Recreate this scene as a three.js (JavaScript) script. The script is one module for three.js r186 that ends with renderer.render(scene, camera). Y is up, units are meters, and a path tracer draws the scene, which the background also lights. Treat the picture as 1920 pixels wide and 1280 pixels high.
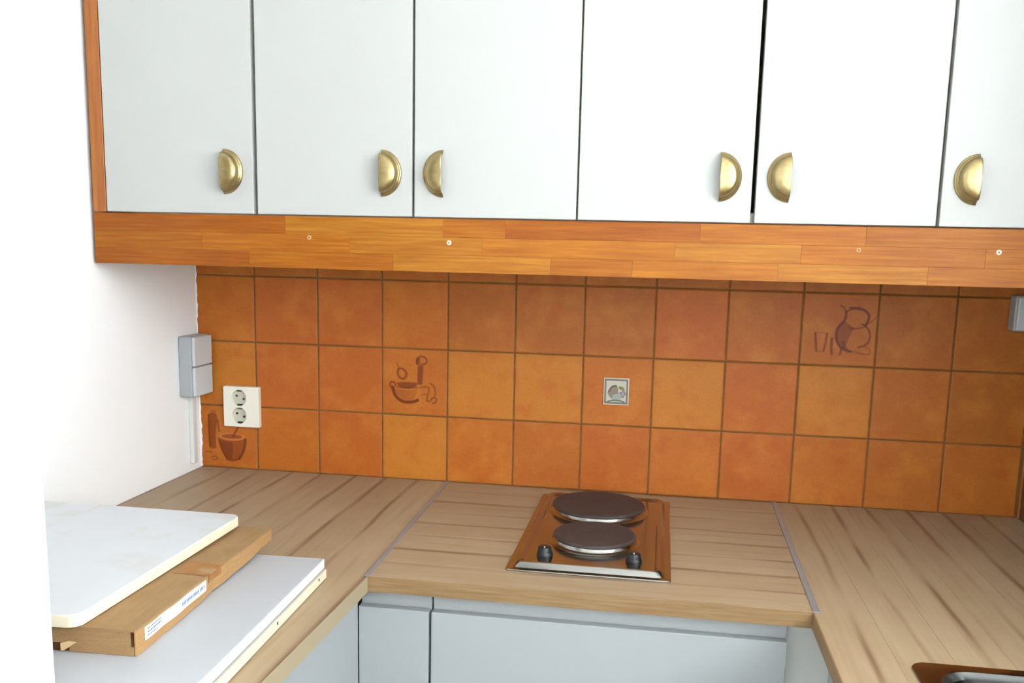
import * as THREE from 'three';
import { mergeGeometries } from 'three/addons/utils/BufferGeometryUtils.js';
import { RoundedBoxGeometry } from 'three/addons/geometries/RoundedBoxGeometry.js';
import { createNoise3D } from 'simplex-noise';

/* ---------- camera, sky, exposure ---------- */
const scene = new THREE.Scene();
const camera = new THREE.PerspectiveCamera(2 * Math.atan(640 / 1683.9) * 180 / Math.PI, 1920 / 1280, 0.05, 100);
camera.position.set(0.9142, 1.4192, 1.9223);
camera.rotation.set(-0.15364, 0.15144, 0.0236, 'YXZ');
camera.setViewOffset(1920, 1280, -21.25, -90.08, 1920, 1280);     // the photograph is a little off-centre
camera.updateProjectionMatrix();
scene.background = new THREE.Color(0.90, 0.96, 1.0);               // bright overcast sky, enters through the windows
scene.backgroundIntensity = 6.0;
const renderer = new THREE.WebGLRenderer({ antialias: true });
renderer.toneMapping = THREE.LinearToneMapping;
renderer.toneMappingExposure = 1.9;
renderer.shadowMap.enabled = true;

/* ---------- helpers ---------- */
let seed = 20240611;
const rnd = () => { seed = (seed + 0x6d2b79f5) | 0; let t = Math.imul(seed ^ (seed >>> 15), 1 | seed); t = (t + Math.imul(t ^ (t >>> 7), 61 | t)) ^ t; return ((t ^ (t >>> 14)) >>> 0) / 4294967296; };
const n3 = createNoise3D(rnd);
const fbm = (x, y, z, o = 4) => { let s = 0, a = 0.5, f = 1; for (let i = 0; i < o; i++) { s += a * n3(x * f, y * f, z + i * 7.3); a *= 0.5; f *= 2; } return s; };
const mixc = (a, b, t) => a.map((v, i) => v + (b[i] - v) * t);
const clamp = (x, a = 0, b = 1) => Math.min(b, Math.max(a, x));
function dataTex(w, h, fn, srgb = true, repeat = [1, 1]) {          // fn(u, v) -> [r, g, b] in 0..255
  const d = new Uint8Array(w * h * 4);
  for (let y = 0; y < h; y++) for (let x = 0; x < w; x++) { const c = fn((x + 0.5) / w, (y + 0.5) / h), o = (y * w + x) * 4; for (let i = 0; i < 3; i++) d[o + i] = clamp(Math.round(c[i]), 0, 255); d[o + 3] = 255; }
  const t = new THREE.DataTexture(d, w, h, THREE.RGBAFormat);
  t.magFilter = THREE.LinearFilter; t.minFilter = THREE.LinearMipmapLinearFilter; t.wrapS = t.wrapT = THREE.RepeatWrapping;
  if (srgb) t.colorSpace = THREE.SRGBColorSpace; t.repeat.set(...repeat); t.needsUpdate = true; return t;
}
function canvasTex(w, h, draw) {
  const c = document.createElement('canvas'); c.width = w; c.height = h; draw(c.getContext('2d'), w, h);
  const t = new THREE.CanvasTexture(c); t.colorSpace = THREE.SRGBColorSpace; return t;
}
const mat = (color, roughness = 0.6, o = {}) => new THREE.MeshPhysicalMaterial({ color, roughness, ...o });

function uvMetres(g, axis = 'x', off = [0, 0]) {                     // uv in metres, u along the grain axis
  g = g.index ? g.toNonIndexed() : g;
  const p = g.attributes.position, n = g.attributes.normal, uv = new Float32Array(p.count * 2);
  for (let i = 0; i < p.count; i++) {
    const P = { x: p.getX(i), y: p.getY(i), z: p.getZ(i) }, N = { x: Math.abs(n.getX(i)), y: Math.abs(n.getY(i)), z: Math.abs(n.getZ(i)) };
    const dom = N.x >= N.y && N.x >= N.z ? 'x' : N.y >= N.z ? 'y' : 'z';
    let rest = ['x', 'y', 'z'].filter((k) => k !== dom);
    let a = rest.includes(axis) ? axis : rest[0], b = rest.find((k) => k !== a);
    uv[2 * i] = P[a] + off[0]; uv[2 * i + 1] = P[b] + off[1];
  }
  g.setAttribute('uv', new THREE.BufferAttribute(uv, 2)); return g;
}
function poly(pts, y0, y1, bevel = 0.0006) {                          // polygon in (x, z), between two heights
  const s = new THREE.Shape(pts.map(([x, z]) => new THREE.Vector2(x, -z)));
  const g = new THREE.ExtrudeGeometry(s, { depth: y1 - y0 - 2 * bevel, bevelEnabled: bevel > 0, bevelThickness: bevel, bevelSize: bevel, bevelOffset: -bevel, bevelSegments: 1, curveSegments: 8 });
  g.rotateX(-Math.PI / 2); g.translate(0, y0 + bevel, 0); return g;
}
function box(x0, x1, y0, y1, z0, z1, r = 0.001, seg = 1) {
  const w = x1 - x0, h = y1 - y0, d = z1 - z0;
  const g = r > 0 ? new RoundedBoxGeometry(w, h, d, seg, Math.min(r, w / 2.01, h / 2.01, d / 2.01)) : new THREE.BoxGeometry(w, h, d);
  g.translate((x0 + x1) / 2, (y0 + y1) / 2, (z0 + z1) / 2); return g;
}
const clean = (gs) => mergeGeometries(gs.map((g) => { const h = g.index ? g.toNonIndexed() : g.clone(); for (const k of Object.keys(h.attributes)) if (!['position', 'normal', 'uv'].includes(k)) h.deleteAttribute(k); return h; }));
const taken = new Map();
const numbered = (name) => { const k = taken.get(name) ?? 0; taken.set(name, k + 1); return k ? `${name}_${String(k).padStart(3, '0')}` : name; };
function mesh(name, geo, m, parent = scene) {
  const o = new THREE.Mesh(Array.isArray(geo) ? clean(geo) : geo, m); o.name = numbered(name); o.castShadow = o.receiveShadow = true; parent.add(o); return o;
}
function thing(name, label, category, pos = [0, 0, 0], group) {
  const o = new THREE.Group(); o.name = numbered(name); o.position.set(...pos); scene.add(o);
  o.userData = { label, category }; if (group) o.userData.group = group; return o;
}
const struct = (o) => { o.userData.kind = 'structure'; return o; };
const at = (g, p) => g.translate(-p[0], -p[1], -p[2]);                // world geometry -> local to a thing at p

/* ---------- dimensions (metres) ---------- */
const WL = -0.141, WR = 1.655, CT = 0.9, CEIL = 2.5, ZF = 3.4, TILE = 0.15, YG = 1.0477;

/* ---------- materials ---------- */
const plasterBump = dataTex(512, 512, (u, v) => { const k = 128 + 90 * fbm(u * 9, v * 9, 3, 5); return [k, k, k]; }, false);
plasterBump.repeat.set(1.6, 1.6);
const plaster = mat(0xf4f5f4, 0.9, { bumpMap: plasterBump, bumpScale: 0.0015 });
const melamineBump = dataTex(256, 256, (u, v) => { const k = 128 + 80 * fbm(u * 40, v * 40, 9, 3); return [k, k, k]; }, false); melamineBump.repeat.set(4, 4);
const white = mat(0xb8b8b4, 0.42, { bumpMap: melamineBump, bumpScale: 0.0001 });
const carcassMat = mat(0xd6cebd, 0.7);
const baseWhite = mat(0xa5a9aa, 0.45, { bumpMap: melamineBump, bumpScale: 0.0001 });
const railWhite = mat(0xb2b5b6, 0.5);

// wood print of the worktops: eight staves of 75 mm, u = 1.2 m along the grain
const woodTone = [0, 0.35, -0.2, 0.15, -0.35, 0.3, -0.1, 0.1];
function woodFn(u, v) {
  const s = Math.floor(v * 8) % 8, f = v * 8 - Math.floor(v * 8), A = u * Math.PI * 2, ca = Math.cos(A), sa = Math.sin(A);
  const g1 = n3(ca * 0.5, v * 70, sa * 0.5 + s * 5), g2 = n3(ca * 1.2, v * 260, sa * 1.2), warp = n3(ca * 0.4, v * 8, sa * 0.4 + s), blotch = n3(ca * 1.3, v * 14, sa * 1.3 + 9);
  const t = woodTone[s] * 0.7 + 0.2 * g1 + 0.1 * g2 + 0.25 * warp + 0.22 * blotch;
  let c = mixc([174, 146, 112], [197, 173, 141], clamp(0.5 + 0.5 * t));
  const rim = 0.12 + 0.09 * n3(ca * 0.32, s * 3.1, sa * 0.32) + 0.02 * n3(ca * 1.1, s * 2.1, sa * 1.1);       // darker growth line along one side of a stave, uneven
  const k = Math.exp(-(((f - rim) / 0.06) ** 2)) * clamp(0.6 + 0.6 * n3(ca * 0.7, s * 9.7, sa * 0.7)) * (1 + 0.25 * g2);
  c = mixc(c, [114, 82, 54], 0.72 * clamp(k));
  const k2 = Math.exp(-(((f - 0.62 - 0.12 * n3(ca * 0.35, s * 4.3, sa * 0.35)) / 0.05) ** 2)) * clamp(0.2 + n3(ca * 0.8, s * 6.1, sa * 0.8));
  return mixc(c, [138, 104, 72], 0.22 * k2);
}
const woodTex = dataTex(1024, 768, woodFn, true, [1 / 1.2, 1 / 0.6]);
const topMat = mat(0xe0e0e0, 0.5, { map: woodTex });
const bandTex = dataTex(512, 128, (u, v) => { const a = u * Math.PI * 2, g = fbm(Math.cos(a) * 1.2, v * 9, Math.sin(a) * 1.2, 3); return mixc([168, 128, 82], [196, 160, 112], clamp(0.5 + 0.8 * g)); }, true, [1 / 0.8, 1 / 0.06]);
const bandMat = mat(0xc6c6c6, 0.5, { map: bandTex });

// glued beech-like staves, orange lacquer
const laquerTex = dataTex(1024, 256, (u, v) => {
  const a = u * Math.PI * 2, cx = Math.cos(a) * 2, cz = Math.sin(a) * 2;
  const g = 0.45 * n3(cx * 0.35, v * 22, cz * 0.35) + 0.3 * n3(cx * 0.9, v * 60, cz * 0.9) + 0.18 * n3(cx * 2, v * 120, cz * 2);
  return mixc([174, 98, 22], [220, 148, 46], clamp(0.52 + 0.6 * g));
}, true, [1 / 0.9, 1 / 0.2]);
const lacquer = ['#d2d2d2', '#c9baa3', '#d2c9b3', '#c0a88a', '#cec1ad'].map((c) => mat(c, 0.38, { map: laquerTex, specularIntensity: 0.5 }));

const steelTex = dataTex(256, 256, (u, v) => { const k = 128 + 70 * n3(u * 6, v * 120, 2); return [k, k, k]; }, false);
const steel = mat(0xa5a29c, 0.16, { metalness: 1, bumpMap: steelTex, bumpScale: 0.00003 });
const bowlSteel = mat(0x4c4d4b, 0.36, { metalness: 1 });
const alu = mat(0x9fa2a4, 0.42, { metalness: 0.5 });
const brassTex = dataTex(128, 128, (u, v) => mixc([160, 140, 96], [178, 158, 114], clamp(0.5 + 0.9 * fbm(u * 5, v * 5, 4, 4))));
const brass = mat(0xffffff, 0.3, { metalness: 1, map: brassTex, side: THREE.DoubleSide });
const iron = mat(0x453a38, 0.62, { metalness: 0.25, bumpMap: plasterBump, bumpScale: 0.0003 });
const blackPlastic = mat(0x14171a, 0.3);
const ivory = mat(0xeeeadb, 0.35), greyPlastic = mat(0xc9cfd2, 0.45), greyDark = mat(0xa9adb0, 0.5), holeMat = mat(0x30302c, 0.7), wellMat = mat(0xc9c6b6, 0.5), clipMat = mat(0x77746a, 0.35, { metalness: 0.9 });

/* ---------- the room ---------- */
const floorTex = dataTex(512, 512, (u, v) => { const k = 12 * fbm(u * 8, v * 8, 1); return [176 + k, 166 + k, 150 + k]; });
floorTex.repeat.set(2, 2);
struct(mesh('floor', uvMetres(box(WL - 0.2, WR + 0.3, -0.12, 0, -0.2, ZF + 0.2, 0)), mat(0xffffff, 0.5, { map: floorTex })));
struct(mesh('ceiling', box(WL - 0.2, WR + 0.3, CEIL, CEIL + 0.15, -0.2, ZF + 0.2, 0), plaster));
struct(mesh('wall_left', uvMetres(box(WL - 0.2, WL, 0, CEIL, -0.2, ZF + 0.2, 0)), plaster));
const wallBack = struct(mesh('wall_back', box(WL, WR + 0.3, 0, CEIL, -0.2, -0.009, 0), plaster));
struct(mesh('wall_return', uvMetres(box(WL, 0.298, 0, CEIL, 1.115, 1.265, 0.003, 2), 'z'), plaster));
// right wall with the window over the sink
const WIN = { z0: 0.86, z1: 3.1, y0: 1.16, y1: 2.34 };
function wallWithHole(x0, x1, a0, a1, hole) {                          // wall across x, from a0 to a1 in z
  const s = new THREE.Shape([[a0, 0], [a1, 0], [a1, CEIL], [a0, CEIL]].map((p) => new THREE.Vector2(...p)));
  s.holes.push(new THREE.Path([[hole.z0, hole.y0], [hole.z0, hole.y1], [hole.z1, hole.y1], [hole.z1, hole.y0]].map((p) => new THREE.Vector2(...p))));
  const g = new THREE.ExtrudeGeometry(s, { depth: x1 - x0, bevelEnabled: false });
  g.applyMatrix4(new THREE.Matrix4().set(0, 0, 1, x0, 0, 1, 0, 0, 1, 0, 0, 0, 0, 0, 0, 1)); // (z, y, x) -> world
  const idx = g.attributes.position.count; const p = g.attributes.position, n = g.attributes.normal, u = g.attributes.uv;
  for (let i = 0; i < idx; i += 3) for (const A of [p, n, u]) { const s3 = A.itemSize; for (let k = 0; k < s3; k++) { const a = A.array[(i + 1) * s3 + k]; A.array[(i + 1) * s3 + k] = A.array[(i + 2) * s3 + k]; A.array[(i + 2) * s3 + k] = a; } }
  g.computeVertexNormals(); return g;
}
const wallRight = struct(mesh('wall_right', wallWithHole(WR + 0.009, WR + 0.26, -0.009, ZF + 0.2, WIN), plaster));
const sFront = new THREE.Shape([[WL, 0], [WR + 0.009, 0], [WR + 0.009, CEIL], [WL, CEIL]].map((p) => new THREE.Vector2(...p)));
sFront.holes.push(new THREE.Path([[1.05, 1.0], [1.05, 2.2], [1.5, 2.2], [1.5, 1.0]].map((p) => new THREE.Vector2(...p))));
const gFront = new THREE.ExtrudeGeometry(sFront, { depth: 0.2, bevelEnabled: false }); gFront.translate(0, 0, ZF);
struct(mesh('wall_front', gFront, plaster));
const winFrame = mat(0xf3f3f0, 0.4), pane = mat(0xffffff, 0.02, { transmission: 1, thickness: 0, ior: 1.5 });
{
  const w = new THREE.Group(); w.name = 'window_1'; struct(w); scene.add(w);
  const { z0, z1, y0, y1 } = WIN, X0 = WR + 0.14, X1 = WR + 0.19, f = 0.05, zm = (z0 + z1) / 2;
  mesh('window_frame', [box(X0, X1, y0, y0 + f, z0, z1), box(X0, X1, y1 - f, y1, z0, z1), box(X0, X1, y0 + f, y1 - f, z0, z0 + f), box(X0, X1, y0 + f, y1 - f, z1 - f, z1), box(X0, X1, y0 + f, y1 - f, zm - 0.04, zm + 0.04)], winFrame, w);
  for (const [a, b] of [[z0 + f, zm - 0.04], [zm + 0.04, z1 - f]]) mesh('window_pane', box(X0 + 0.022, X0 + 0.028, y0 + f, y1 - f, a, b, 0), pane, w);
  mesh('window_sill', box(WR - 0.01, X0, y0 - 0.025, y0 - 0.001, z0 - 0.03, z1 + 0.03, 0.003), winFrame, w);
  const w2 = new THREE.Group(); w2.name = 'window_2'; struct(w2); scene.add(w2);
  const Z0 = ZF + 0.1, Z1 = ZF + 0.15;
  mesh('window_frame', [box(1.05, 1.5, 1.0, 1.05, Z0, Z1), box(1.05, 1.5, 2.15, 2.2, Z0, Z1), box(1.05, 1.1, 1.05, 2.15, Z0, Z1), box(1.45, 1.5, 1.05, 2.15, Z0, Z1)], winFrame, w2);
  mesh('window_pane', box(1.1, 1.45, 1.05, 2.15, Z0 + 0.022, Z0 + 0.028, 0), pane, w2);
}
{ // ragged ridge of paint and filler where the left wall meets the tiles
  const s = new THREE.Shape(); const N = 60; s.moveTo(WL - 0.004, CT + 0.002);
  for (let i = 0; i <= N; i++) { const y = CT + 0.002 + i / N * 0.47, low = clamp((1.07 - y) / 0.12); s.lineTo(WL + 0.0015 + 0.0022 * n3(y * 40, 1, 0) + 0.0025 * low * (0.8 + n3(y * 55, 5, 0)), y); }
  s.lineTo(WL - 0.004, CT + 0.472);
  const g = new THREE.ExtrudeGeometry(s, { depth: 0.0016, bevelEnabled: true, bevelThickness: 0.0004, bevelSize: 0.0004, bevelSegments: 1 }); g.translate(0, 0, -0.0005);
  struct(mesh('trim_1', g, plaster));
}

/* ---------- wall tiles ---------- */
// one atlas cell of 128 px per tile
const tones = { o: [192, 108, 34], r: [189, 100, 34], y: [198, 122, 40], b: [176, 100, 34], d: [162, 84, 28], n: [184, 103, 34] };
const rows = [                                                     // from the top row down; columns -1 .. 10
  'nbbnnbbbnbbb',
  'orrobbbrnnbb',
  'yrroyyoyrynb',
  'ooryonroronn'.slice(0, 12),
];
const cells = [];
for (let r = 0; r < 4; r++) for (let c = 0; c < 12; c++) cells.push(rows[r][c]);
for (let k = 0; k < 16; k++) cells.push('bndbnbdn'[k % 8]);
function tileColor(k, fx, fy) {
  const base = tones[cells[k] ?? 'n'], a = fbm(fx * 1.5 + k * 3.7, fy * 1.5 + k * 1.9, 4, 4), b = fbm(fx * 1.9 + k * 5.1, fy * 1.9, 20 + k, 4), fine = n3(fx * 26, fy * 26, k);
  let c = mixc(base, [214, 138, 54], clamp(a * 0.9 + 0.08) * 0.6);
  c = mixc(c, [178, 80, 26], clamp(b * 1.0) * 0.55);
  const e = Math.min(fx, 1 - fx, fy, 1 - fy); c = mixc(c, [178, 114, 50], 0.45 * Math.exp(-e / 0.035));
  return c.map((v) => v + 3.5 * fine);
}
const AT = 1024, NC = 8;
const atlas = dataTex(AT, AT, (u, v) => { const cx = Math.floor(u * NC), cy = Math.floor(v * NC), k = cy * NC + cx; return k < cells.length ? tileColor(k, u * NC - cx, v * NC - cy) : [180, 100, 40]; });
const tileBump = dataTex(256, 256, (u, v) => { const k = 128 + 100 * fbm(u * 5, v * 5, 11, 4); return [k, k, k]; }, false);
const glaze = { roughness: 0.5, specularIntensity: 0.6, clearcoat: 0.08, clearcoatRoughness: 0.4, bumpMap: tileBump, bumpScale: 0.0008 };
const tileMat = mat(0xf4f3ee, 0.36, { map: atlas, ...glaze });
function tileGeo(x0, x1, y0, y1, k) {                                  // front at z = 0, cushioned edge
  const c = 0.0022, zb = -0.0085, zc = -0.0016;
  const ring = (i, z) => [[x0 + i, y0 + i, z], [x1 - i, y0 + i, z], [x1 - i, y1 - i, z], [x0 + i, y1 - i, z]];
  const R = [ring(0, zb), ring(0, zc), ring(c * 0.4, zc * 0.35), ring(c, 0)], P = [];
  for (let j = 0; j < 3; j++) for (let i = 0; i < 4; i++) { const a = R[j][i], b = R[j][(i + 1) % 4], d = R[j + 1][i], e = R[j + 1][(i + 1) % 4]; P.push(a, b, e, a, e, d); }
  const F = R[3]; P.push(F[0], F[1], F[2], F[0], F[2], F[3]);
  const g = new THREE.BufferGeometry(); g.setAttribute('position', new THREE.Float32BufferAttribute(P.flat(), 3));
  const uv = []; const cx = k < 0 ? 0 : k % NC, cy = k < 0 ? 0 : Math.floor(k / NC), n = k < 0 ? 1 : NC;
  for (const p of P) { let fx = (p[0] - (x1 - (TILE - 0.0028))) / (TILE - 0.0028), fy = (p[1] - y0) / (TILE - 0.0028); fx = 0.01 + 0.98 * clamp(fx); fy = 0.01 + 0.98 * clamp(fy); uv.push((cx + fx) / n, (cy + fy) / n); }
  g.setAttribute('uv', new THREE.Float32BufferAttribute(uv, 2)); g.computeVertexNormals(); return g;
}
const groutTex = dataTex(256, 256, (u, v) => { const k = 14 * fbm(u * 20, v * 20, 8); return [120 + k, 80 + k, 42 + k]; });
const grout = mat(0xffffff, 0.95, { map: groutTex });
mesh('grout', box(WL, WR, CT - 0.02, 1.5, -0.0085, -0.0018, 0), grout, wallBack);

// brown drawings fired into three of the tiles
const decoBase = (k) => (g, S) => { const im = g.createImageData(S, S); for (let y = 0; y < S; y++) for (let x = 0; x < S; x++) { const c = tileColor(k, (x + 0.5) / S, 1 - (y + 0.5) / S), o = (y * S + x) * 4; im.data[o] = clamp(c[0], 0, 255); im.data[o + 1] = clamp(c[1], 0, 255); im.data[o + 2] = clamp(c[2], 0, 255); im.data[o + 3] = 255; } g.putImageData(im, 0, 0); };
const ink = (a = 1) => `rgba(104,38,8,${a})`;
function stroke(g, pts, w, a = 0.8) { g.strokeStyle = ink(a); g.lineWidth = w; g.lineCap = 'round'; g.lineJoin = 'round'; g.beginPath(); g.moveTo(pts[0], pts[1]); for (let i = 2; i < pts.length; i += 4) g.quadraticCurveTo(pts[i], pts[i + 1], pts[i + 2], pts[i + 3]); g.stroke(); }
function fill(g, pts, a = 0.5) { g.fillStyle = ink(a); g.beginPath(); g.moveTo(pts[0], pts[1]); for (let i = 2; i < pts.length; i += 4) g.quadraticCurveTo(pts[i], pts[i + 1], pts[i + 2], pts[i + 3]); g.closePath(); g.fill(); }
function drawJug(g) {                                                  // pitcher with two beakers and a fruit
  fill(g, [142, 95, 112, 120, 118, 160, 125, 190, 150, 200, 160, 150, 178, 120, 150, 100, 142, 95], 0.5);
  fill(g, [135, 165, 140, 200, 180, 208, 150, 190, 150, 165, 145, 165, 135, 165], 0.55);
  stroke(g, [146, 62, 150, 84, 140, 100, 112, 124, 120, 158, 130, 198, 172, 202], 9, 0.75);
  stroke(g, [128, 44, 140, 46, 148, 66, 158, 50, 190, 52], 6, 0.6);
  stroke(g, [160, 50, 210, 46, 224, 74, 226, 92, 214, 108], 9, 0.75);
  stroke(g, [204, 106, 236, 120, 232, 158, 226, 182, 196, 186], 7, 0.65);
  stroke(g, [216, 108, 238, 96, 250, 74], 4, 0.4); stroke(g, [160, 118, 185, 128, 214, 112], 6, 0.55);
  stroke(g, [48, 142, 52, 175, 55, 204], 8, 0.6); stroke(g, [88, 142, 86, 175, 80, 204], 8, 0.55); stroke(g, [48, 142, 68, 136, 88, 142], 4, 0.3); stroke(g, [55, 204, 68, 210, 80, 204], 4, 0.3);
  stroke(g, [105, 158, 104, 185, 108, 214], 9, 0.65); stroke(g, [140, 190, 138, 205, 136, 214], 8, 0.6);
  stroke(g, [220, 185, 242, 190, 236, 208, 214, 214, 190, 206], 5, 0.35); stroke(g, [160, 206, 180, 198, 214, 208], 5, 0.35);
}
function drawPot(g) {                                                  // casserole, bottle and onion
  fill(g, [58, 132, 96, 124, 140, 130, 140, 150, 98, 154, 60, 152, 58, 132], 0.62); fill(g, [48, 156, 90, 164, 136, 156, 140, 184, 110, 202, 70, 196, 48, 156], 0.22);
  stroke(g, [42, 150, 48, 196, 90, 205, 120, 208, 140, 196], 12, 0.8);
  stroke(g, [60, 148, 100, 152, 140, 148], 5, 0.5);
  stroke(g, [40, 152, 24, 142, 36, 130, 52, 126, 54, 144], 7, 0.6);
  stroke(g, [62, 82, 74, 70, 90, 84, 104, 100, 86, 116, 68, 118, 62, 100, 60, 88, 66, 80], 8, 0.6);
  stroke(g, [60, 56, 62, 66, 66, 78], 4, 0.4);
  fill(g, [140, 64, 150, 60, 162, 64, 162, 100, 158, 134, 148, 138, 140, 134, 138, 98, 140, 64], 0.6);
  stroke(g, [138, 58, 130, 36, 150, 28, 172, 26, 176, 44, 174, 58, 156, 58], 7, 0.6);
  fill(g, [134, 40, 140, 32, 150, 36, 146, 50, 152, 58, 140, 62, 134, 56], 0.55);
  stroke(g, [190, 130, 214, 140, 208, 176], 8, 0.4); stroke(g, [150, 148, 170, 138, 186, 148, 180, 172, 176, 196], 6, 0.45);
  stroke(g, [176, 196, 188, 204, 196, 188, 206, 178, 214, 190, 214, 204, 200, 206], 7, 0.5); stroke(g, [156, 178, 166, 166, 176, 176], 5, 0.35);
}
function drawMortar(g) {                                               // mortar with pestle and a tall mill behind
  fill(g, [90, 132, 110, 124, 150, 132, 190, 124, 205, 132, 206, 168, 176, 218, 150, 226, 122, 218, 98, 172, 90, 132], 0.42); fill(g, [94, 140, 120, 150, 150, 148, 152, 190, 146, 222, 128, 220, 120, 212, 98, 176, 94, 140], 0.5);
  g.fillStyle = 'rgba(214,128,66,0.85)'; g.beginPath(); g.ellipse(148, 128, 56, 15, 0, 0, 7); g.fill();
  g.fillStyle = ink(0.55); g.beginPath(); g.ellipse(148, 126, 44, 9, 0, 0, 7); g.fill();
  fill(g, [168, 150, 186, 148, 190, 170, 184, 196, 172, 190, 162, 170, 168, 150], 0.001);
  stroke(g, [92, 138, 98, 180, 124, 216], 7, 0.6); stroke(g, [204, 136, 206, 176, 178, 214], 11, 0.7); stroke(g, [124, 220, 150, 228, 176, 216], 8, 0.55);
  stroke(g, [152, 126, 168, 100, 176, 86], 7, 0.7);
  fill(g, [52, 40, 60, 30, 76, 34, 92, 40, 88, 70, 78, 100, 80, 176, 66, 184, 52, 176, 52, 100, 52, 40], 0.5);
  stroke(g, [52, 44, 50, 100, 54, 170], 7, 0.6); stroke(g, [90, 64, 92, 90, 94, 108], 7, 0.55); stroke(g, [62, 28, 70, 22, 80, 30], 5, 0.4);
  stroke(g, [34, 196, 48, 188, 62, 196], 5, 0.4); stroke(g, [62, 214, 76, 204, 84, 216, 76, 230, 64, 222], 6, 0.4);
}
const decoTile = (k, draw) => mat(0xf4f3ee, 0.36, { map: canvasTex(128, 128, (g, S) => { decoBase(k)(g, S); g.scale(0.5, 0.5); draw(g); }), ...glaze });
const H = TILE - 0.0028;
for (let r = 0; r < 4; r++) for (let c = 0; c < 12; c++) {
  const x1 = c * TILE - 0.0014, x0 = c === 0 ? WL + 0.0005 : x1 - H, y0 = r === 3 ? CT + 0.0006 : YG + (2 - r) * TILE + 0.0014, y1 = YG + (3 - r) * TILE - 0.0014, k = r * 12 + c;
  const deco = r === 1 && c === 9 ? drawJug : r === 2 && c === 3 ? drawPot : r === 3 && c === 0 ? drawMortar : null;
  const g = tileGeo(x0, x1, y0, y1, deco ? -1 : k); g.translate(0, 0, -0.0006 * rnd());
  const t = mesh('tile', g, deco ? decoTile(k, deco) : tileMat, wallBack);
  if (deco) t.userData.label = deco === drawJug ? 'orange tile with a brown drawing of a jug and beakers' : deco === drawPot ? 'orange tile with a brown drawing of a casserole and bottle' : 'orange tile with a brown drawing of a mortar and pestle';
  if (r === 2 && c === 6) {                                            // small pale picture plaque set in the middle of a tile
    const art = canvasTex(128, 128, (q) => {
      q.fillStyle = '#c2bcac'; q.fillRect(0, 0, 128, 128);
      q.strokeStyle = '#6f695e'; q.lineWidth = 9; q.strokeRect(9, 9, 110, 110); q.strokeStyle = '#d8ccb4'; q.lineWidth = 5; q.strokeRect(2, 2, 124, 124);
      q.fillStyle = '#857868'; q.beginPath(); q.moveTo(20, 72); q.quadraticCurveTo(40, 28, 64, 34); q.quadraticCurveTo(80, 52, 76, 108); q.quadraticCurveTo(42, 112, 20, 72); q.fill();
      q.fillStyle = '#9aa39a'; q.beginPath(); q.ellipse(68, 94, 24, 19, 0, 0, 7); q.fill();
      q.strokeStyle = '#5a4c3c'; q.lineWidth = 8; q.beginPath(); q.moveTo(26, 68); q.quadraticCurveTo(42, 30, 66, 40); q.stroke();
      q.fillStyle = '#7c7a2c'; q.beginPath(); q.ellipse(90, 48, 16, 8, 0.3, 0, 7); q.fill();
      q.fillStyle = '#857a80'; for (const [x, y] of [[88, 72], [100, 62], [98, 86], [108, 74]]) { q.beginPath(); q.arc(x, y, 8, 0, 7); q.fill(); }
      q.strokeStyle = '#655f55'; q.lineWidth = 6; q.beginPath(); q.moveTo(20, 114); q.quadraticCurveTo(64, 98, 108, 114); q.stroke();
    });
    const p = mesh('picture_plaque', box(-0.0275, 0.0275, -0.0295, 0.0295, 0, 0.003, 0.0012), mat(0xffffff, 0.4, { map: art }), t);
    p.position.set(0.8235, 1.1238, 0.0002); p.userData.label = 'small pale plaque with a drawing of fruit';
  }
}
// tiles returning on the right wall
{
  const gr = mesh('grout', box(WR + 0.0028, WR + 0.0085, CT - 0.02, 1.35, 0, 0.62, 0), grout, wallRight);
  for (let r = 1; r < 4; r++) for (let c = 0; c < 4; c++) {
    if (r === 1 && c === 3) { /* full columns only under the cabinet */ }
    const x0 = 0.002 + c * TILE, y0 = r === 3 ? CT + 0.0006 : YG + (2 - r) * TILE + 0.002, y1 = YG + (3 - r) * TILE - 0.002;
    const g = tileGeo(-x0 - H, -x0, y0, y1, 48 + (r - 1) * 4 + c); g.rotateY(-Math.PI / 2); g.translate(WR, 0, 0);
    mesh('tile', g, tileMat, wallRight);
  }
}

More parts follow.
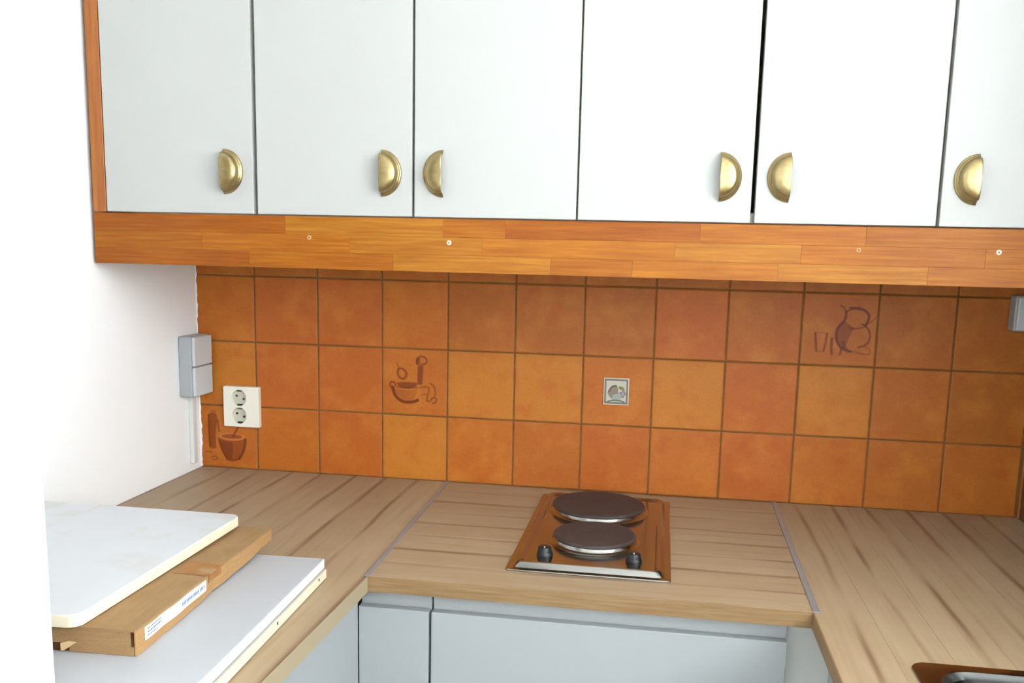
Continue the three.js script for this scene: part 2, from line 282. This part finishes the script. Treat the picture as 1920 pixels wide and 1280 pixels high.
/* ---------- wall cabinets ---------- */
// cup pull: half-moon shell, straight open edge towards -x, flat on z = 0
function cupPull() {
  const W = 0.036, Hh = 0.0398, prof = [[1.0, 0], [1.0, 0.0022], [0.965, 0.0034], [0.93, 0.0036], [0.915, 0.0052], [0.885, 0.0062], [0.85, 0.0068], [0.835, 0.0088]];
  for (let i = 1; i <= 9; i++) { const a = i / 9 * Math.PI / 2; prof.push([0.83 * Math.cos(a) ** 0.66, 0.0088 + 0.0122 * Math.sin(a) ** 0.66]); }
  const A = 36, pos = [], uv = [], idx = [], cols = prof.length;
  const layer = (t) => { const base = pos.length / 3; for (let i = 0; i < cols; i++) for (let j = 0; j <= A; j++) { const f = -Math.PI / 2 + j / A * Math.PI, [p, z] = prof[i], q = Math.max(0, p - t / W); pos.push(W * q * Math.cos(f), Hh * q * Math.sin(f) * (1 - 0), Math.max(0, z - t * (i > 0 ? 1 : 0))); uv.push(j / A, i / cols); } return base; };
  const o = layer(0), n = layer(0.0012), q = (b, i, j) => b + i * (A + 1) + j;
  for (let i = 0; i < cols - 1; i++) for (let j = 0; j < A; j++) { idx.push(q(o, i, j), q(o, i, j + 1), q(o, i + 1, j + 1), q(o, i, j), q(o, i + 1, j + 1), q(o, i + 1, j)); idx.push(q(n, i, j), q(n, i + 1, j + 1), q(n, i, j + 1), q(n, i, j), q(n, i + 1, j), q(n, i + 1, j + 1)); }
  for (const j of [0, A]) for (let i = 0; i < cols - 1; i++) { const a = q(o, i, j), b = q(o, i + 1, j), c = q(n, i + 1, j), d = q(n, i, j); j ? idx.push(a, d, c, a, c, b) : idx.push(a, b, c, a, c, d); }
  const g = new THREE.BufferGeometry(); g.setAttribute('position', new THREE.Float32BufferAttribute(pos, 3)); g.setAttribute('uv', new THREE.Float32BufferAttribute(uv, 2)); g.setIndex(idx); g.computeVertexNormals(); return g;
}
const pullGeo = cupPull();
const B = [-0.105, 0.186, 0.4765, 0.763, 1.053, 1.342, 1.632], CY0 = 1.4725, CY1 = 2.16, DF = 0.3775;
const gaps = [0.001, 0.0038, 0.0022, 0.0016, 0.0034, 0.0025, 0.001];         // half gaps at the seams
const pullAt = [[0.1637, 1], [0.4562, 1], [0.4943, -1], [1.0325, 1], [1.0727, -1], [1.3599, -1]];
function wallCabinet(doors, label) {
  const x0 = B[doors[0]], x1 = B[doors[doors.length - 1] + 1], p = [(x0 + x1) / 2, CY0, 0.18];
  const t = thing('wall_cabinet', label, 'cabinet', p, 'white wall cabinets over the tiles');
  mesh('carcass', [[x0 + 0.001, x0 + 0.016, CY0 + 0.001, CY1, 0.002, 0.357], [x1 - 0.016, x1 - 0.001, CY0 + 0.001, CY1, 0.002, 0.357], [x0 + 0.016, x1 - 0.016, CY0 + 0.001, CY0 + 0.017, 0.002, 0.357], [x0 + 0.016, x1 - 0.016, CY1 - 0.016, CY1, 0.002, 0.357], [x0 + 0.016, x1 - 0.016, CY0 + 0.017, CY1 - 0.016, 0.002, 0.008]].map((b) => at(box(...b, 0.0006), p)), carcassMat, t);
  for (const d of doors) {
    const a = B[d] + gaps[d], b = B[d + 1] - gaps[d + 1];
    const dr = mesh('door', at(box(a, b, CY0, CY1, 0.3595, DF, 0.0013, 2), p), white, t);
    const [px, s] = pullAt[d], h = mesh('handle', pullGeo, brass, dr);
    h.position.set(px - s * 0.036 - p[0], 1.546 - p[1], DF + 0.0002 - p[2]); if (s < 0) h.rotation.z = Math.PI;
    h.userData.label = 'brass half-moon cup pull';
  }
}
wallCabinet([0], 'narrow white wall cabinet next to the wooden side panel, single door with right-side pull');
wallCabinet([1, 2], 'white two-door wall cabinet second from the wooden side panel, pulls facing each other');
wallCabinet([3, 4], 'white two-door wall cabinet above the hob, dark gap between its doors');
wallCabinet([5], 'white wall cabinet at the right end of the row, above the right-hand worktop');
{
  const p = [-0.119, CY0, 0.18];
  const t = mesh('side_panel', at(uvMetres(box(-0.1325, -0.1062, 1.4715, CY1, 0.002, 0.3765, 0.0015), 'y'), p), mat('#d2c2a4', 0.38, { map: laquerTex, clearcoat: 0.25, clearcoatRoughness: 0.3 }));
  t.position.set(...p); t.userData = { label: 'orange wooden upright panel closing the left end of the wall cabinets', category: 'panel' };
}
{ // glued wooden valance under the doors
  const p = [0.76, 1.378, 0.365], t = thing('valance', 'long orange glued-wood valance board under the white wall cabinet doors', 'valance', p);
  const X0 = -0.1335, X1 = 1.652, ys = [1.378, 1.4075, 1.4385, 1.47];
  const cuts = [[-0.1335, 0.17, 0.44, 0.72, 0.86, 1.10, 1.335, 1.652], [-0.1335, 0.08, 0.36, 0.60, 0.93, 1.135, 1.42, 1.652], [-0.1335, 0.24, 0.53, 0.64, 0.97, 1.235, 1.51, 1.652]];
  const tone = [[3, 1, 0, 1, 2, 0, 4, 2], [1, 4, 0, 2, 0, 4, 2, 0], [3, 0, 1, 3, 4, 1, 2, 0]];
  for (let r = 0; r < 3; r++) for (let i = 0; i < cuts[r].length - 1; i++)
    mesh('stave', at(uvMetres(box(cuts[r][i] + 0.00005, cuts[r][i + 1] - 0.00005, ys[r] + 0.00005, ys[r + 1] - 0.00005, 0.354, 0.375 + 0.0001 * rnd(), 0.0003), 'x', [rnd(), rnd()]), p), lacquer[tone[r][i]], t);
  const ringG = new THREE.LatheGeometry([[0.0012, 0.0006], [0.002, 0.0012], [0.0036, 0.0012], [0.0042, 0]].map((q) => new THREE.Vector2(...q)), 20); ringG.rotateX(Math.PI / 2);
  const dot = new THREE.CylinderGeometry(0.0021, 0.0021, 0.0005, 14); dot.rotateX(Math.PI / 2);
  const pale = mat(0xe8dcc6, 0.5), dull = mat(0xb9925f, 0.6);
  for (const [x, y, m] of [[0.2853, 1.4331, dull], [0.541, 1.4292, pale], [1.2252, 1.4321, dull], [1.4393, 1.4337, pale]]) {
    const s = mesh('screw', ringG, m, t); s.position.set(x - p[0], y - p[1], 0.3752 - p[2]); const d = mesh('screw_socket', dot, mat(0x6d4a26, 0.6), s); d.position.set(0, 0, 0.0006);
  }
}

/* ---------- base cabinets ---------- */
function baseCabinet(label, carcass, parts) {
  const p = [(carcass[0] + carcass[1]) / 2, 0, (carcass[4] + carcass[5]) / 2], t = thing('base_cabinet', label, 'cabinet', p, 'white base cabinets');
  mesh('carcass', at(box(...carcass, 0.0008), p), railWhite, t);
  for (const [name, dims, m] of parts) mesh(name, at(box(...dims, 0.0014, 2), p), m ?? baseWhite, t);
}
const CB = 0.8745;                                                        // underside of the worktops
baseCabinet('narrow white base cabinet in the left corner under the worktop', [0.4468, 0.5655, 0.1, CB - 0.001, 0.02, 0.568], [['door', [0.4468, 0.5645, 0.11, 0.8405, 0.5692, 0.5855]]]);
baseCabinet('wide white base cabinet under the hob', [0.5685, 1.125, 0.1, CB - 0.001, 0.02, 0.568], [['door', [0.5685, 1.1245, 0.11, 0.8405, 0.5692, 0.5855]]]);
baseCabinet('white base cabinet under the worktop with the stacked boards', [WL + 0.002, 0.429, 0.1, CB - 0.001, 0.02, 1.112], [['door', [0.4302, 0.4462, 0.11, 0.868, 0.5862, 1.11]]]);
baseCabinet('white base cabinet under the worktop with the sink', [1.205, WR - 0.002, 0.1, 0.7, 0.02, 2.2], [['filler_panel', [1.127, 1.204, 0.1, CB - 0.001, 0.532, 0.548], mat(0xe4e5e1, 0.5)], ['door', [1.187, 1.204, 0.11, 0.868, 0.5855, 1.18]], ['door', [1.187, 1.204, 0.11, 0.868, 1.184, 1.78]]]);

/* ---------- worktops ---------- */
const xl = (z) => 0.453 + 0.0248 * z, xr = (z) => 1.1635 - 0.0124 * z, SW = 0.075;
function worktop(label, p) { return thing('worktop', label, 'worktop', p); }
const stave = (t, pts, axis, p) => mesh('stave', at(uvMetres(poly(pts, CB, CT, 0.0004), axis), p), topMat, t);
{ // left: staves run towards the camera
  const p = [0.16, CB, 0.55], t = worktop('wood-look worktop along the left wall, carrying the stacked boards and carton', p);
  for (let i = 0; i < 8; i++) {
    const a = i === 0 ? WL + 0.001 : -0.15 + i * SW, b = -0.15 + (i + 1) * SW;
    if (i < 7) stave(t, [[a, 0.001], [b, 0.001], [b, 1.113], [a, 1.113]], 'z', p);
    else stave(t, [[a, 0.001], [xl(0) - 0.0005, 0.001], [xl(0.605) - 0.0005, 0.605], [0.4555, 1.113], [a, 1.113]], 'z', p);
  }
  mesh('edge_band', at(uvMetres(poly([[xl(0.605) + 0.0001, 0.607], [xl(0.605) + 0.0018, 0.607], [0.4575, 1.113], [0.4558, 1.113]], CB, CT - 0.0003, 0.0003), 'z'), p), mat(0xa8987a, 0.5), t).userData.label = 'pale wood edging';
}
{ // back: staves run along the wall
  const p = [0.81, CB, 0.3], t = worktop('wood-look worktop along the tiled wall, carrying the hob', p);
  for (let i = 0; i < 8; i++) { const a = Math.max(0.001, 0.003 + i * SW), b = 0.003 + (i + 1) * SW; stave(t, [[xl(a), a], [xr(a), a], [xr(b), b], [xl(b), b]], 'x', p); }
  mesh('edge_band', at(uvMetres(poly([[xl(0.605), 0.6032], [xr(0.605), 0.6032], [xr(0.605), 0.6052], [xl(0.605), 0.6052]], CB, CT - 0.0003, 0.0003), 'x'), p), bandMat, t);
}
const SINK = { x0: 1.2508, x1: 1.60, z0: 0.752, z1: 1.32 };
{ // right: staves run towards the camera, cut out for the sink
  const p = [1.41, CB, 1.1], t = worktop('wood-look worktop along the right wall, with the steel sink let in', p);
  const Z1 = 2.2, hz0 = SINK.z0 + 0.012, hz1 = SINK.z1 - 0.012, hx0 = SINK.x0 + 0.012, hx1 = SINK.x1 - 0.012;
  const xs = [0, 1, 2, 3, 4, 5, 6].map((i) => 1.1635 + i * SW).concat([WR - 0.0005]);
  for (let i = 0; i < 7; i++) {
    const a = xs[i], b = Math.min(xs[i + 1], WR - 0.0005); if (b - a < 0.01) continue;
    const L = (z) => (i === 0 ? (z < 0.61 ? xr(z) + 0.0005 : 1.157) : a);
    const full = [[L(0.001), 0.001], [b, 0.001], [b, Z1], [L(Z1), Z1], [L(0.605), 0.605]];
    if (b <= hx0 || a >= hx1) { stave(t, i ? [[a, 0.001], [b, 0.001], [b, Z1], [a, Z1]] : full, 'z', p); continue; }
    const part = [];
    part.push([[L(0.001), 0.001], [b, 0.001], [b, hz0], [L(hz0), hz0]], [[L(hz1), hz1], [b, hz1], [b, Z1], [L(Z1), Z1]]);
    if (a < hx0) part.push([[a, hz0], [hx0, hz0], [hx0, hz1], [a, hz1]]);
    if (b > hx1) part.push([[hx1, hz0], [b, hz0], [b, hz1], [hx1, hz1]]);
    for (const q of part) stave(t, q, 'z', p);
  }
  mesh('edge_band', at(uvMetres(poly([[1.1548, 0.607], [1.1568, 0.607], [1.1568, 2.2], [1.1548, 2.2]], CB, CT - 0.0003, 0.0003), 'z'), p), bandMat, t);
}
function jointStrip(label, fx, w) {
  const z1 = 0.607, g = poly([[fx(0) - w / 2, 0.001], [fx(0) + w / 2, 0.001], [fx(z1) + w / 2, z1], [fx(z1) - w / 2, z1]], CT + 0.0001, CT + 0.0016, 0.0005), p = [fx(0.3), CT, 0.3];
  const o = mesh('joint_strip', at(g, p), alu); o.position.set(...p); o.userData = { label, category: 'joint strip', group: 'aluminium strips over the worktop joints' };
}
jointStrip('narrow aluminium strip over the worktop joint left of the hob', xl, 0.0085);
jointStrip('narrow aluminium strip over the worktop joint right of the hob', (z) => xr(z) + 0.004, 0.0105);

/* ---------- hob ---------- */
function rrect(x0, x1, z0, z1, r, n = 6) {
  const P = []; for (const [cx, cz, a0] of [[x1 - r, z1 - r, 0], [x0 + r, z1 - r, 90], [x0 + r, z0 + r, 180], [x1 - r, z0 + r, 270]]) for (let i = 0; i <= n; i++) { const a = (a0 + 90 * i / n) * Math.PI / 180; P.push([cx + r * Math.cos(a), cz + r * Math.sin(a)]); } return P;
}
function loft(rings, capTop = true, capBottom = false) {                 // rings of equal length [[x, y, z] ...], outside when seen counter-clockwise from above reversed
  const n = rings[0].length, pos = rings.flat().flat(), idx = [];
  for (let k = 0; k < rings.length - 1; k++) for (let i = 0; i < n; i++) { const a = k * n + i, b = k * n + (i + 1) % n, c = (k + 1) * n + (i + 1) % n, d = (k + 1) * n + i; idx.push(a, c, b, a, d, c); }
  const cap = (k, up) => { const c = [0, 0, 0]; rings[k].forEach((q) => q.forEach((v, i) => { c[i] += v / n; })); const o = pos.length / 3; pos.push(...c); for (let i = 0; i < n; i++) { const a = k * n + i, b = k * n + (i + 1) % n; up ? idx.push(o, b, a) : idx.push(o, a, b); } };
  if (capTop) cap(rings.length - 1, true); if (capBottom) cap(0, false);
  const g0 = new THREE.BufferGeometry(); g0.setAttribute('position', new THREE.Float32BufferAttribute(pos, 3)); g0.setIndex(idx);
  const g = g0.toNonIndexed(); g.computeVertexNormals(); return g;
}
import { toCreasedNormals } from 'three/addons/utils/BufferGeometryUtils.js';
{
  const p = [0.8125, CT, 0.295], t = thing('hob', 'small stainless steel hob with two dark hotplates and two black knobs', 'hob', p);
  const X0 = 0.6785, X1 = 0.9475, Z0 = 0.058, Z1 = 0.5325;
  const R = (i, y, r) => rrect(X0 + i, X1 - i, Z0 + i, Z1 - i, r).map(([x, z]) => [x, y, z]);
  const tray = loft([R(0, CT + 0.0002, 0.006), R(0, CT + 0.0018, 0.006), R(0.0012, CT + 0.003, 0.005), R(0.0095, CT + 0.0032, 0.004), R(0.0105, CT + 0.0036, 0.009), R(0.0165, CT + 0.0112, 0.011), R(0.0178, CT + 0.012, 0.012), R(0.0215, CT + 0.012, 0.012), R(0.0235, CT + 0.0108, 0.011), R(0.0265, CT + 0.0086, 0.010)], true, true);
  mesh('tray', at(uvMetres(toCreasedNormals(tray, 0.42)), p), steel, t).userData.label = 'polished steel tray';
  const ty = CT + 0.0086;
  const plate = (x, z, r, label) => {
    const lathe = (pts, n = 64) => new THREE.LatheGeometry(pts.map((q) => new THREE.Vector2(...q)), n);
    const ring = mesh('hotplate_ring', lathe([[r + 0.012, 0.0002], [r + 0.0105, 0.0016], [r + 0.007, 0.0024], [r + 0.0045, 0.0036], [r + 0.0032, 0.0075], [r + 0.0015, 0.009], [r - 0.003, 0.0094], [r - 0.005, 0.0085]]), steel, t); ring.position.set(x - p[0], ty - p[1], z - p[2]);
    const q = mesh('hotplate', lathe([[r + 0.0028, 0.009], [r + 0.003, 0.0115], [r + 0.0022, 0.0138], [r * 0.985, 0.0146], [r * 0.97, 0.0146], [r * 0.95, 0.0143], [r * 0.6, 0.0143], [r * 0.3, 0.0143], [0.022, 0.0142], [0.0195, 0.0128], [0.0, 0.0128]]), iron, t); q.position.set(x - p[0], ty - p[1], z - p[2]); q.userData.label = label;
  };
  plate(0.8055, 0.176, 0.0885, 'larger dark hotplate at the back'); plate(0.813, 0.372, 0.0705, 'smaller dark hotplate in front');
  for (const [x, z] of [[0.7355, 0.4665], [0.886, 0.4665]]) {
    const k = mesh('knob', new THREE.LatheGeometry([[0.0, 0.0155], [0.0095, 0.0155], [0.0112, 0.0143], [0.0122, 0.007], [0.0132, 0.0045], [0.014, 0.0025], [0.014, 0]].reverse().map((q) => new THREE.Vector2(...q)), 32), blackPlastic, t); k.position.set(x - p[0], ty - p[1] + 0.0002, z - p[2]);
    const m = mesh('knob_mark', box(-0.0009, 0.0009, 0.0153, 0.0162, 0.002, 0.009, 0.0003), mat(0xd8dcdc, 0.4), k);
  }
}

/* ---------- sink ---------- */
{
  const { x0, x1, z0, z1 } = SINK, p = [(x0 + x1) / 2, CT, (z0 + z1) / 2], t = thing('sink', 'stainless steel sink let into the right-hand worktop', 'sink', p);
  const rim = (i, y, r) => rrect(x0 + i, x1 - i, z0 + i, z1 - i, r, 10).map(([x, z]) => [x, y, z]);
  const b = (i, y, r) => rrect(x0 + 0.026 + i, x1 - 0.026 - i, z0 + 0.022 + i, z1 - 0.026 - i, r, 10).map(([x, z]) => [x, y, z]);
  mesh('rim', at(uvMetres(toCreasedNormals(loft([rim(0, CT + 0.0002, 0.022), rim(0.0008, CT + 0.0022, 0.022), rim(0.003, CT + 0.0028, 0.022), b(-0.002, CT + 0.0026, 0.047)], false), 0.6)), p), steel, t);
  mesh('bowl', at(uvMetres(toCreasedNormals(loft([b(-0.002, CT + 0.0026, 0.047), b(-0.001, CT + 0.0036, 0.0465), b(0.0003, CT + 0.0038, 0.046), b(0.0016, CT + 0.0024, 0.045), b(0.0055, CT - 0.004, 0.044), b(0.009, CT - 0.13, 0.045), b(0.02, CT - 0.15, 0.04), b(0.045, CT - 0.156, 0.03)], true), 0.6)), p), bowlSteel, t);
  const d = mesh('drain', new THREE.LatheGeometry([[0.0, 0.001], [0.02, 0.001], [0.024, 0.004], [0.036, 0.004], [0.038, 0]].reverse().map((q) => new THREE.Vector2(...q)), 32), steel, t); d.position.set(0, -0.1558, 0);
}

/* ---------- electrical fittings ---------- */
{ // double socket on the tiles
  const p = [-0.0325, 1.0487, 0], t = thing('socket', 'ivory double wall socket on the orange tiles above the mortar drawing', 'socket', p);
  const w = 0.0432, h = 0.047, s = new THREE.Shape(), r = 0.003;
  s.moveTo(-w + r, -h); s.lineTo(w - r, -h); s.quadraticCurveTo(w, -h, w, -h + r); s.lineTo(w, h - r); s.quadraticCurveTo(w, h, w - r, h); s.lineTo(-w + r, h); s.quadraticCurveTo(-w, h, -w, h - r); s.lineTo(-w, -h + r); s.quadraticCurveTo(-w, -h, -w + r, -h);
  const wells = [[-0.005, 0.0205], [-0.005, -0.0205]];
  for (const [x, y] of wells) { const q = new THREE.Path(); q.absellipse(x, y, 0.0172, 0.0185, 0, Math.PI * 2, true); s.holes.push(q); }
  const g = new THREE.ExtrudeGeometry(s, { depth: 0.0105, bevelEnabled: true, bevelThickness: 0.0015, bevelSize: 0.0015, bevelOffset: -0.0015, bevelSegments: 3, curveSegments: 20 }); g.translate(0, 0, 0.0002);
  mesh('cover_plate', g, ivory, t);
  for (const [x, y] of wells) {
    const wl = mesh('socket_well', (() => { const q = new THREE.CylinderGeometry(0.0185, 0.0185, 0.004, 28); q.rotateX(Math.PI / 2); q.scale(1, 1.06, 1); return q; })(), wellMat, t); wl.position.set(x, y, 0.0026);
    const pin = new THREE.CylinderGeometry(0.0028, 0.0028, 0.0012, 14); pin.rotateX(Math.PI / 2);
    for (const [a, b] of [[-0.0085, 0.004], [0.0085, -0.003]]) { const o = mesh('pin_hole', pin, holeMat, wl); o.position.set(a, b, 0.0023); }
    for (const sgn of [1, -1]) { const o = mesh('earth_clip', box(-0.0055, 0.0055, -0.0018, 0.0018, 0, 0.006, 0.0008), sgn > 0 ? clipMat : holeMat, wl); o.position.set(0, sgn * 0.0162, 0.0022); }
  }
}
function surfaceBox(name, label, x0, dir, y0, y1, z0, z1, depth) {        // surface box on a side wall, two hinged lids
  const p = [x0, (y0 + y1) / 2, (z0 + z1) / 2], t = thing(name, label, 'switch box', p), X = (a, b) => (dir > 0 ? [x0 + a, x0 + b] : [x0 - b, x0 - a]);
  mesh('housing', at(box(...X(0.0004, depth - 0.008), y0, y1, z0, z1, 0.004, 3), p), greyDark, t);
  const ym = (y0 + y1) / 2;
  mesh('lid', at(box(...X(depth - 0.0078, depth), ym + 0.0012, y1 - 0.0015, z0 + 0.0012, z1 - 0.0012, 0.003, 3), p), greyPlastic, t);
  mesh('lid', at(box(...X(depth - 0.0078, depth), y0 + 0.0015, ym - 0.0012, z0 + 0.0012, z1 - 0.0012, 0.003, 3), p), greyPlastic, t);
}
surfaceBox('switch_box', 'grey two-lid surface box on the white left wall beside the tiles', WL, 1, 1.078, 1.214, 0.006, 0.087, 0.039);
{
  const p = [1.624, 1.32, 0.02], t = thing('switch_box', 'grey surface box on the orange tiles in the right corner, just under the valance', 'switch box', p);
  mesh('housing', at(box(1.596, 1.652, 1.284, 1.354, 0.0004, 0.034, 0.004, 3), p), greyDark, t);
  mesh('lid', at(box(1.5985, 1.6495, 1.2865, 1.3515, 0.0342, 0.042, 0.003, 3), p), greyPlastic, t);
}
{
  const p = [WL, 0.9, 0.04], o = mesh('cable_duct', at(box(WL + 0.0004, WL + 0.0105, CT + 0.018, 1.077, 0.033, 0.051, 0.0025, 2), p), mat(0xd9dcda, 0.5)); o.position.set(...p);
  o.userData = { label: 'slim white cable duct running down from the grey box on the left wall', category: 'cable duct' };
}

/* ---------- boards and carton on the left worktop ---------- */
const rot = (g, x, z, a) => { g.translate(-x, 0, -z); g.rotateY(a); g.translate(x, 0, z); return g; };
const creamEdge = mat(0xe6dcc0, 0.7), boardTop = mat(0xd2d4d7, 0.45, { map: dataTex(512, 512, (u, v) => { const s = clamp(fbm(u * 3, v * 3, 31, 4) * 1.0 - 0.2), c = mixc([255, 255, 254], [236, 226, 206], s); return c; }) });
{
  const A = 0.036, px = 0.4045, pz = 0.626, L = 0.46, Wd = 0.38;
  const slab = (name, label, y0, y1, dx, dz, top, edge, holes) => {
    const g = box(px + dx - Wd, px + dx, y0, y1, pz + dz, pz + dz + L, 0.0012, 2); rot(g, px, pz, A);
    const p = [px - Wd / 2, y0, pz + L / 2], t = thing(name, label, 'board', p);
    mesh('panel', at(g, p), top, t);
    const e = box(px + dx + 0.0001, px + dx + 0.001, y0 + 0.001, y1 - 0.0008, pz + dz + 0.001, pz + dz + L - 0.001, 0.0003); rot(e, px, pz, A); mesh('edging', at(e, p), edge, t);
    for (const z of holes) { const c = new THREE.CylinderGeometry(0.0022, 0.0022, 0.0006, 12); c.rotateZ(Math.PI / 2); c.translate(px + dx + 0.0011, (y0 + y1) / 2 + 0.002, pz + dz + z); rot(c, px, pz, A); mesh('dowel_hole', at(c, p), holeMat, t); }
  };
  slab('shelf_board', 'cream-edged shelf board with dowel holes, lowest of the stack on the left worktop', CT + 0.0004, 0.9158, 0.0035, 0.001, mat(0xb4b1a6, 0.6), creamEdge, [0.035, 0.2]);
  slab('shelf_board', 'white shelf board with a bright white edge, under the brown carton', 0.9162, 0.9318, 0, 0, mat(0xb4b6b9, 0.45), mat(0xf0f2f2, 0.4), []);
}
{ // flat brown carton with a paper label on its side
  const cardTex = dataTex(256, 256, (u, v) => { const k = 10 * fbm(u * 6, v * 6, 41) + 4 * n3(u * 90, v * 4, 3); return [186 + k, 146 + k, 98 + k]; });
  const card = mat(0xd6d6d6, 0.85, { map: cardTex }), cardPale = mat(0xefece4, 0.85, { map: cardTex }), cardDark = mat(0x7a5a38, 0.85, { map: cardTex });
  const a = 0.045, X1 = 0.3165, Zn = 1.0, Zf = 0.58, X0 = -0.06;
  const p = [0.13, 0.932, 0.8], t = thing('carton', 'flat brown cardboard carton with a white paper label, between the boards', 'carton', p);
  const place = (g) => at(rot(g, X1, Zn, a), p);
  const bump = (g, n = 0.0012) => { const q = g.attributes.position; for (let i = 0; i < q.count; i++) { const z = q.getZ(i), x = q.getX(i), far = clamp((Zn - z) / (Zn - Zf)); let y = q.getY(i); const up = (y - 0.949) / 0.017; y += -Math.max(0, up) * 0.006 * far * far + Math.max(0, -up) * 0.009 * far * far; const dent = Math.exp(-(((z - 0.79) / 0.02) ** 2) - (((x - X1) / 0.03) ** 2)); y -= Math.max(0, up) * 0.005 * dent; q.setY(i, y); q.setX(i, x + 0.0015 * n3(z * 14, 2, 1) * clamp((x - 0.25) / 0.06) - 0.003 * dent); } g.computeVertexNormals(); return g; };
  const boxSeg = (x0, x1, y0, y1, z0, z1) => { const g = new THREE.BoxGeometry(x1 - x0, y1 - y0, z1 - z0, 12, 2, 28).toNonIndexed(); g.translate((x0 + x1) / 2, (y0 + y1) / 2, (z0 + z1) / 2); return g; };
  mesh('tray', place(bump(boxSeg(X0 + 0.003, X1 - 0.0022, 0.9322, 0.962, Zf + 0.002, Zn - 0.0035))), cardDark, t);
  mesh('lid', [place(bump(boxSeg(X0, X1, 0.963, 0.9655, Zf, Zn)))], card, t);
  mesh('side_flap', place(bump(boxSeg(X1 - 0.0018, X1, 0.9324, 0.9629, Zf + 0.001, Zn - 0.0012))), cardPale, t);
  mesh('front_flap', place(bump(boxSeg(X0, X1 - 0.007, 0.9435, 0.9628, Zn - 0.0032, Zn - 0.0012))), card, t);
  mesh('front_flap', place(bump(boxSeg(0.232, X1 - 0.003, 0.9324, 0.9432, Zn - 0.0034, Zn - 0.0018))), card, t);
  mesh('tape', [place(bump(boxSeg(X1 - 0.05, X1 + 0.0004, 0.9656, 0.9659, 0.765, 0.812))), place(bump(boxSeg(X1 + 0.0002, X1 + 0.0006, 0.951, 0.9657, 0.768, 0.806)))], mat(0x9c6a38, 0.45), t).userData.label = 'brown adhesive tape';
  const tri = new THREE.Shape([[0.222, 0.9335], [0.2255, 0.934], [0.2425, 0.9455], [0.232, 0.9462], [0.222, 0.943]].map((q) => new THREE.Vector2(...q))), tg = new THREE.ExtrudeGeometry(tri, { depth: 0.0012, bevelEnabled: false }); tg.translate(0, 0, Zn - 0.0008);
  mesh('tear', place(tg), mat(0xe0c090, 0.85), t);
  const lab = canvasTex(512, 64, (g) => {                                // print too small to read in the photograph
    g.fillStyle = '#f6f8fa'; g.fillRect(0, 0, 512, 64); g.fillStyle = '#4f637d';
    for (let x = 16; x < 120; x += 11) { g.fillRect(x, 10, 8, 8); g.fillRect(x, 27, 9, 8); if (x < 90) g.fillRect(x, 44, 7, 8); }
    for (let x = 150; x < 250; x += 10) { g.fillStyle = '#8798ad'; g.fillRect(x, 20, 6, 4); g.fillRect(x, 34, 6, 4); }
    g.fillStyle = '#5f7da3'; for (let x = 290; x < 440; x += 13) g.fillRect(x, 22, 10, 20); g.fillStyle = '#3d4652'; for (let x = 450; x < 490; x += 12) g.fillRect(x, 20, 7, 22);
  });
  const lg = new THREE.PlaneGeometry(0.162, 0.0165, 20, 1); lg.rotateY(Math.PI / 2); const bx = new THREE.BoxGeometry(0.0006, 0.0165, 0.162, 1, 1, 20); bx.translate(X1 + 0.0009, 0.9528, 0.899); lg.translate(X1 + 0.0013, 0.9528, 0.899);
  const lb = mesh('label', place(bump(bx)), mat(0xf6f8fa, 0.6), t); lb.userData.label = 'white paper label'; mesh('label_print', place(bump(lg)), mat(0xffffff, 0.6, { map: lab }), lb);
}
{ // thick white board on top
  const x0 = -0.13, x1 = 0.251, z0 = 0.592, z1 = 1.013, p = [0.06, 0.967, 0.8], t = thing('cutting_board', 'off-white board with a cream edge and rounded corners, on top of the carton', 'board', p);
  const r = (i, y) => rrect(x0 + i, x1 - i, z0 + i, z1 - i, 0.016, 8).map(([x, z]) => [x, y, z]);
  mesh('core', at(toCreasedNormals(loft([r(0.001, 0.9666), r(0, 0.9676), r(0, 0.981), r(0.0006, 0.982)], true, true), 0.6), p), creamEdge, t);
  const fg = loft([r(0.0006, 0.982), r(0.0012, 0.9828)], true); uvMetres(fg, 'x'); { const q = fg.attributes, u = []; for (let i = 0; i < q.position.count; i++) u.push(q.position.getX(i) * 2.2, q.position.getZ(i) * 2.2); fg.setAttribute('uv', new THREE.Float32BufferAttribute(u, 2)); }
  mesh('facing', at(fg, p), boardTop, t).userData.label = 'smooth white upper face';
}

renderer.render(scene, camera);
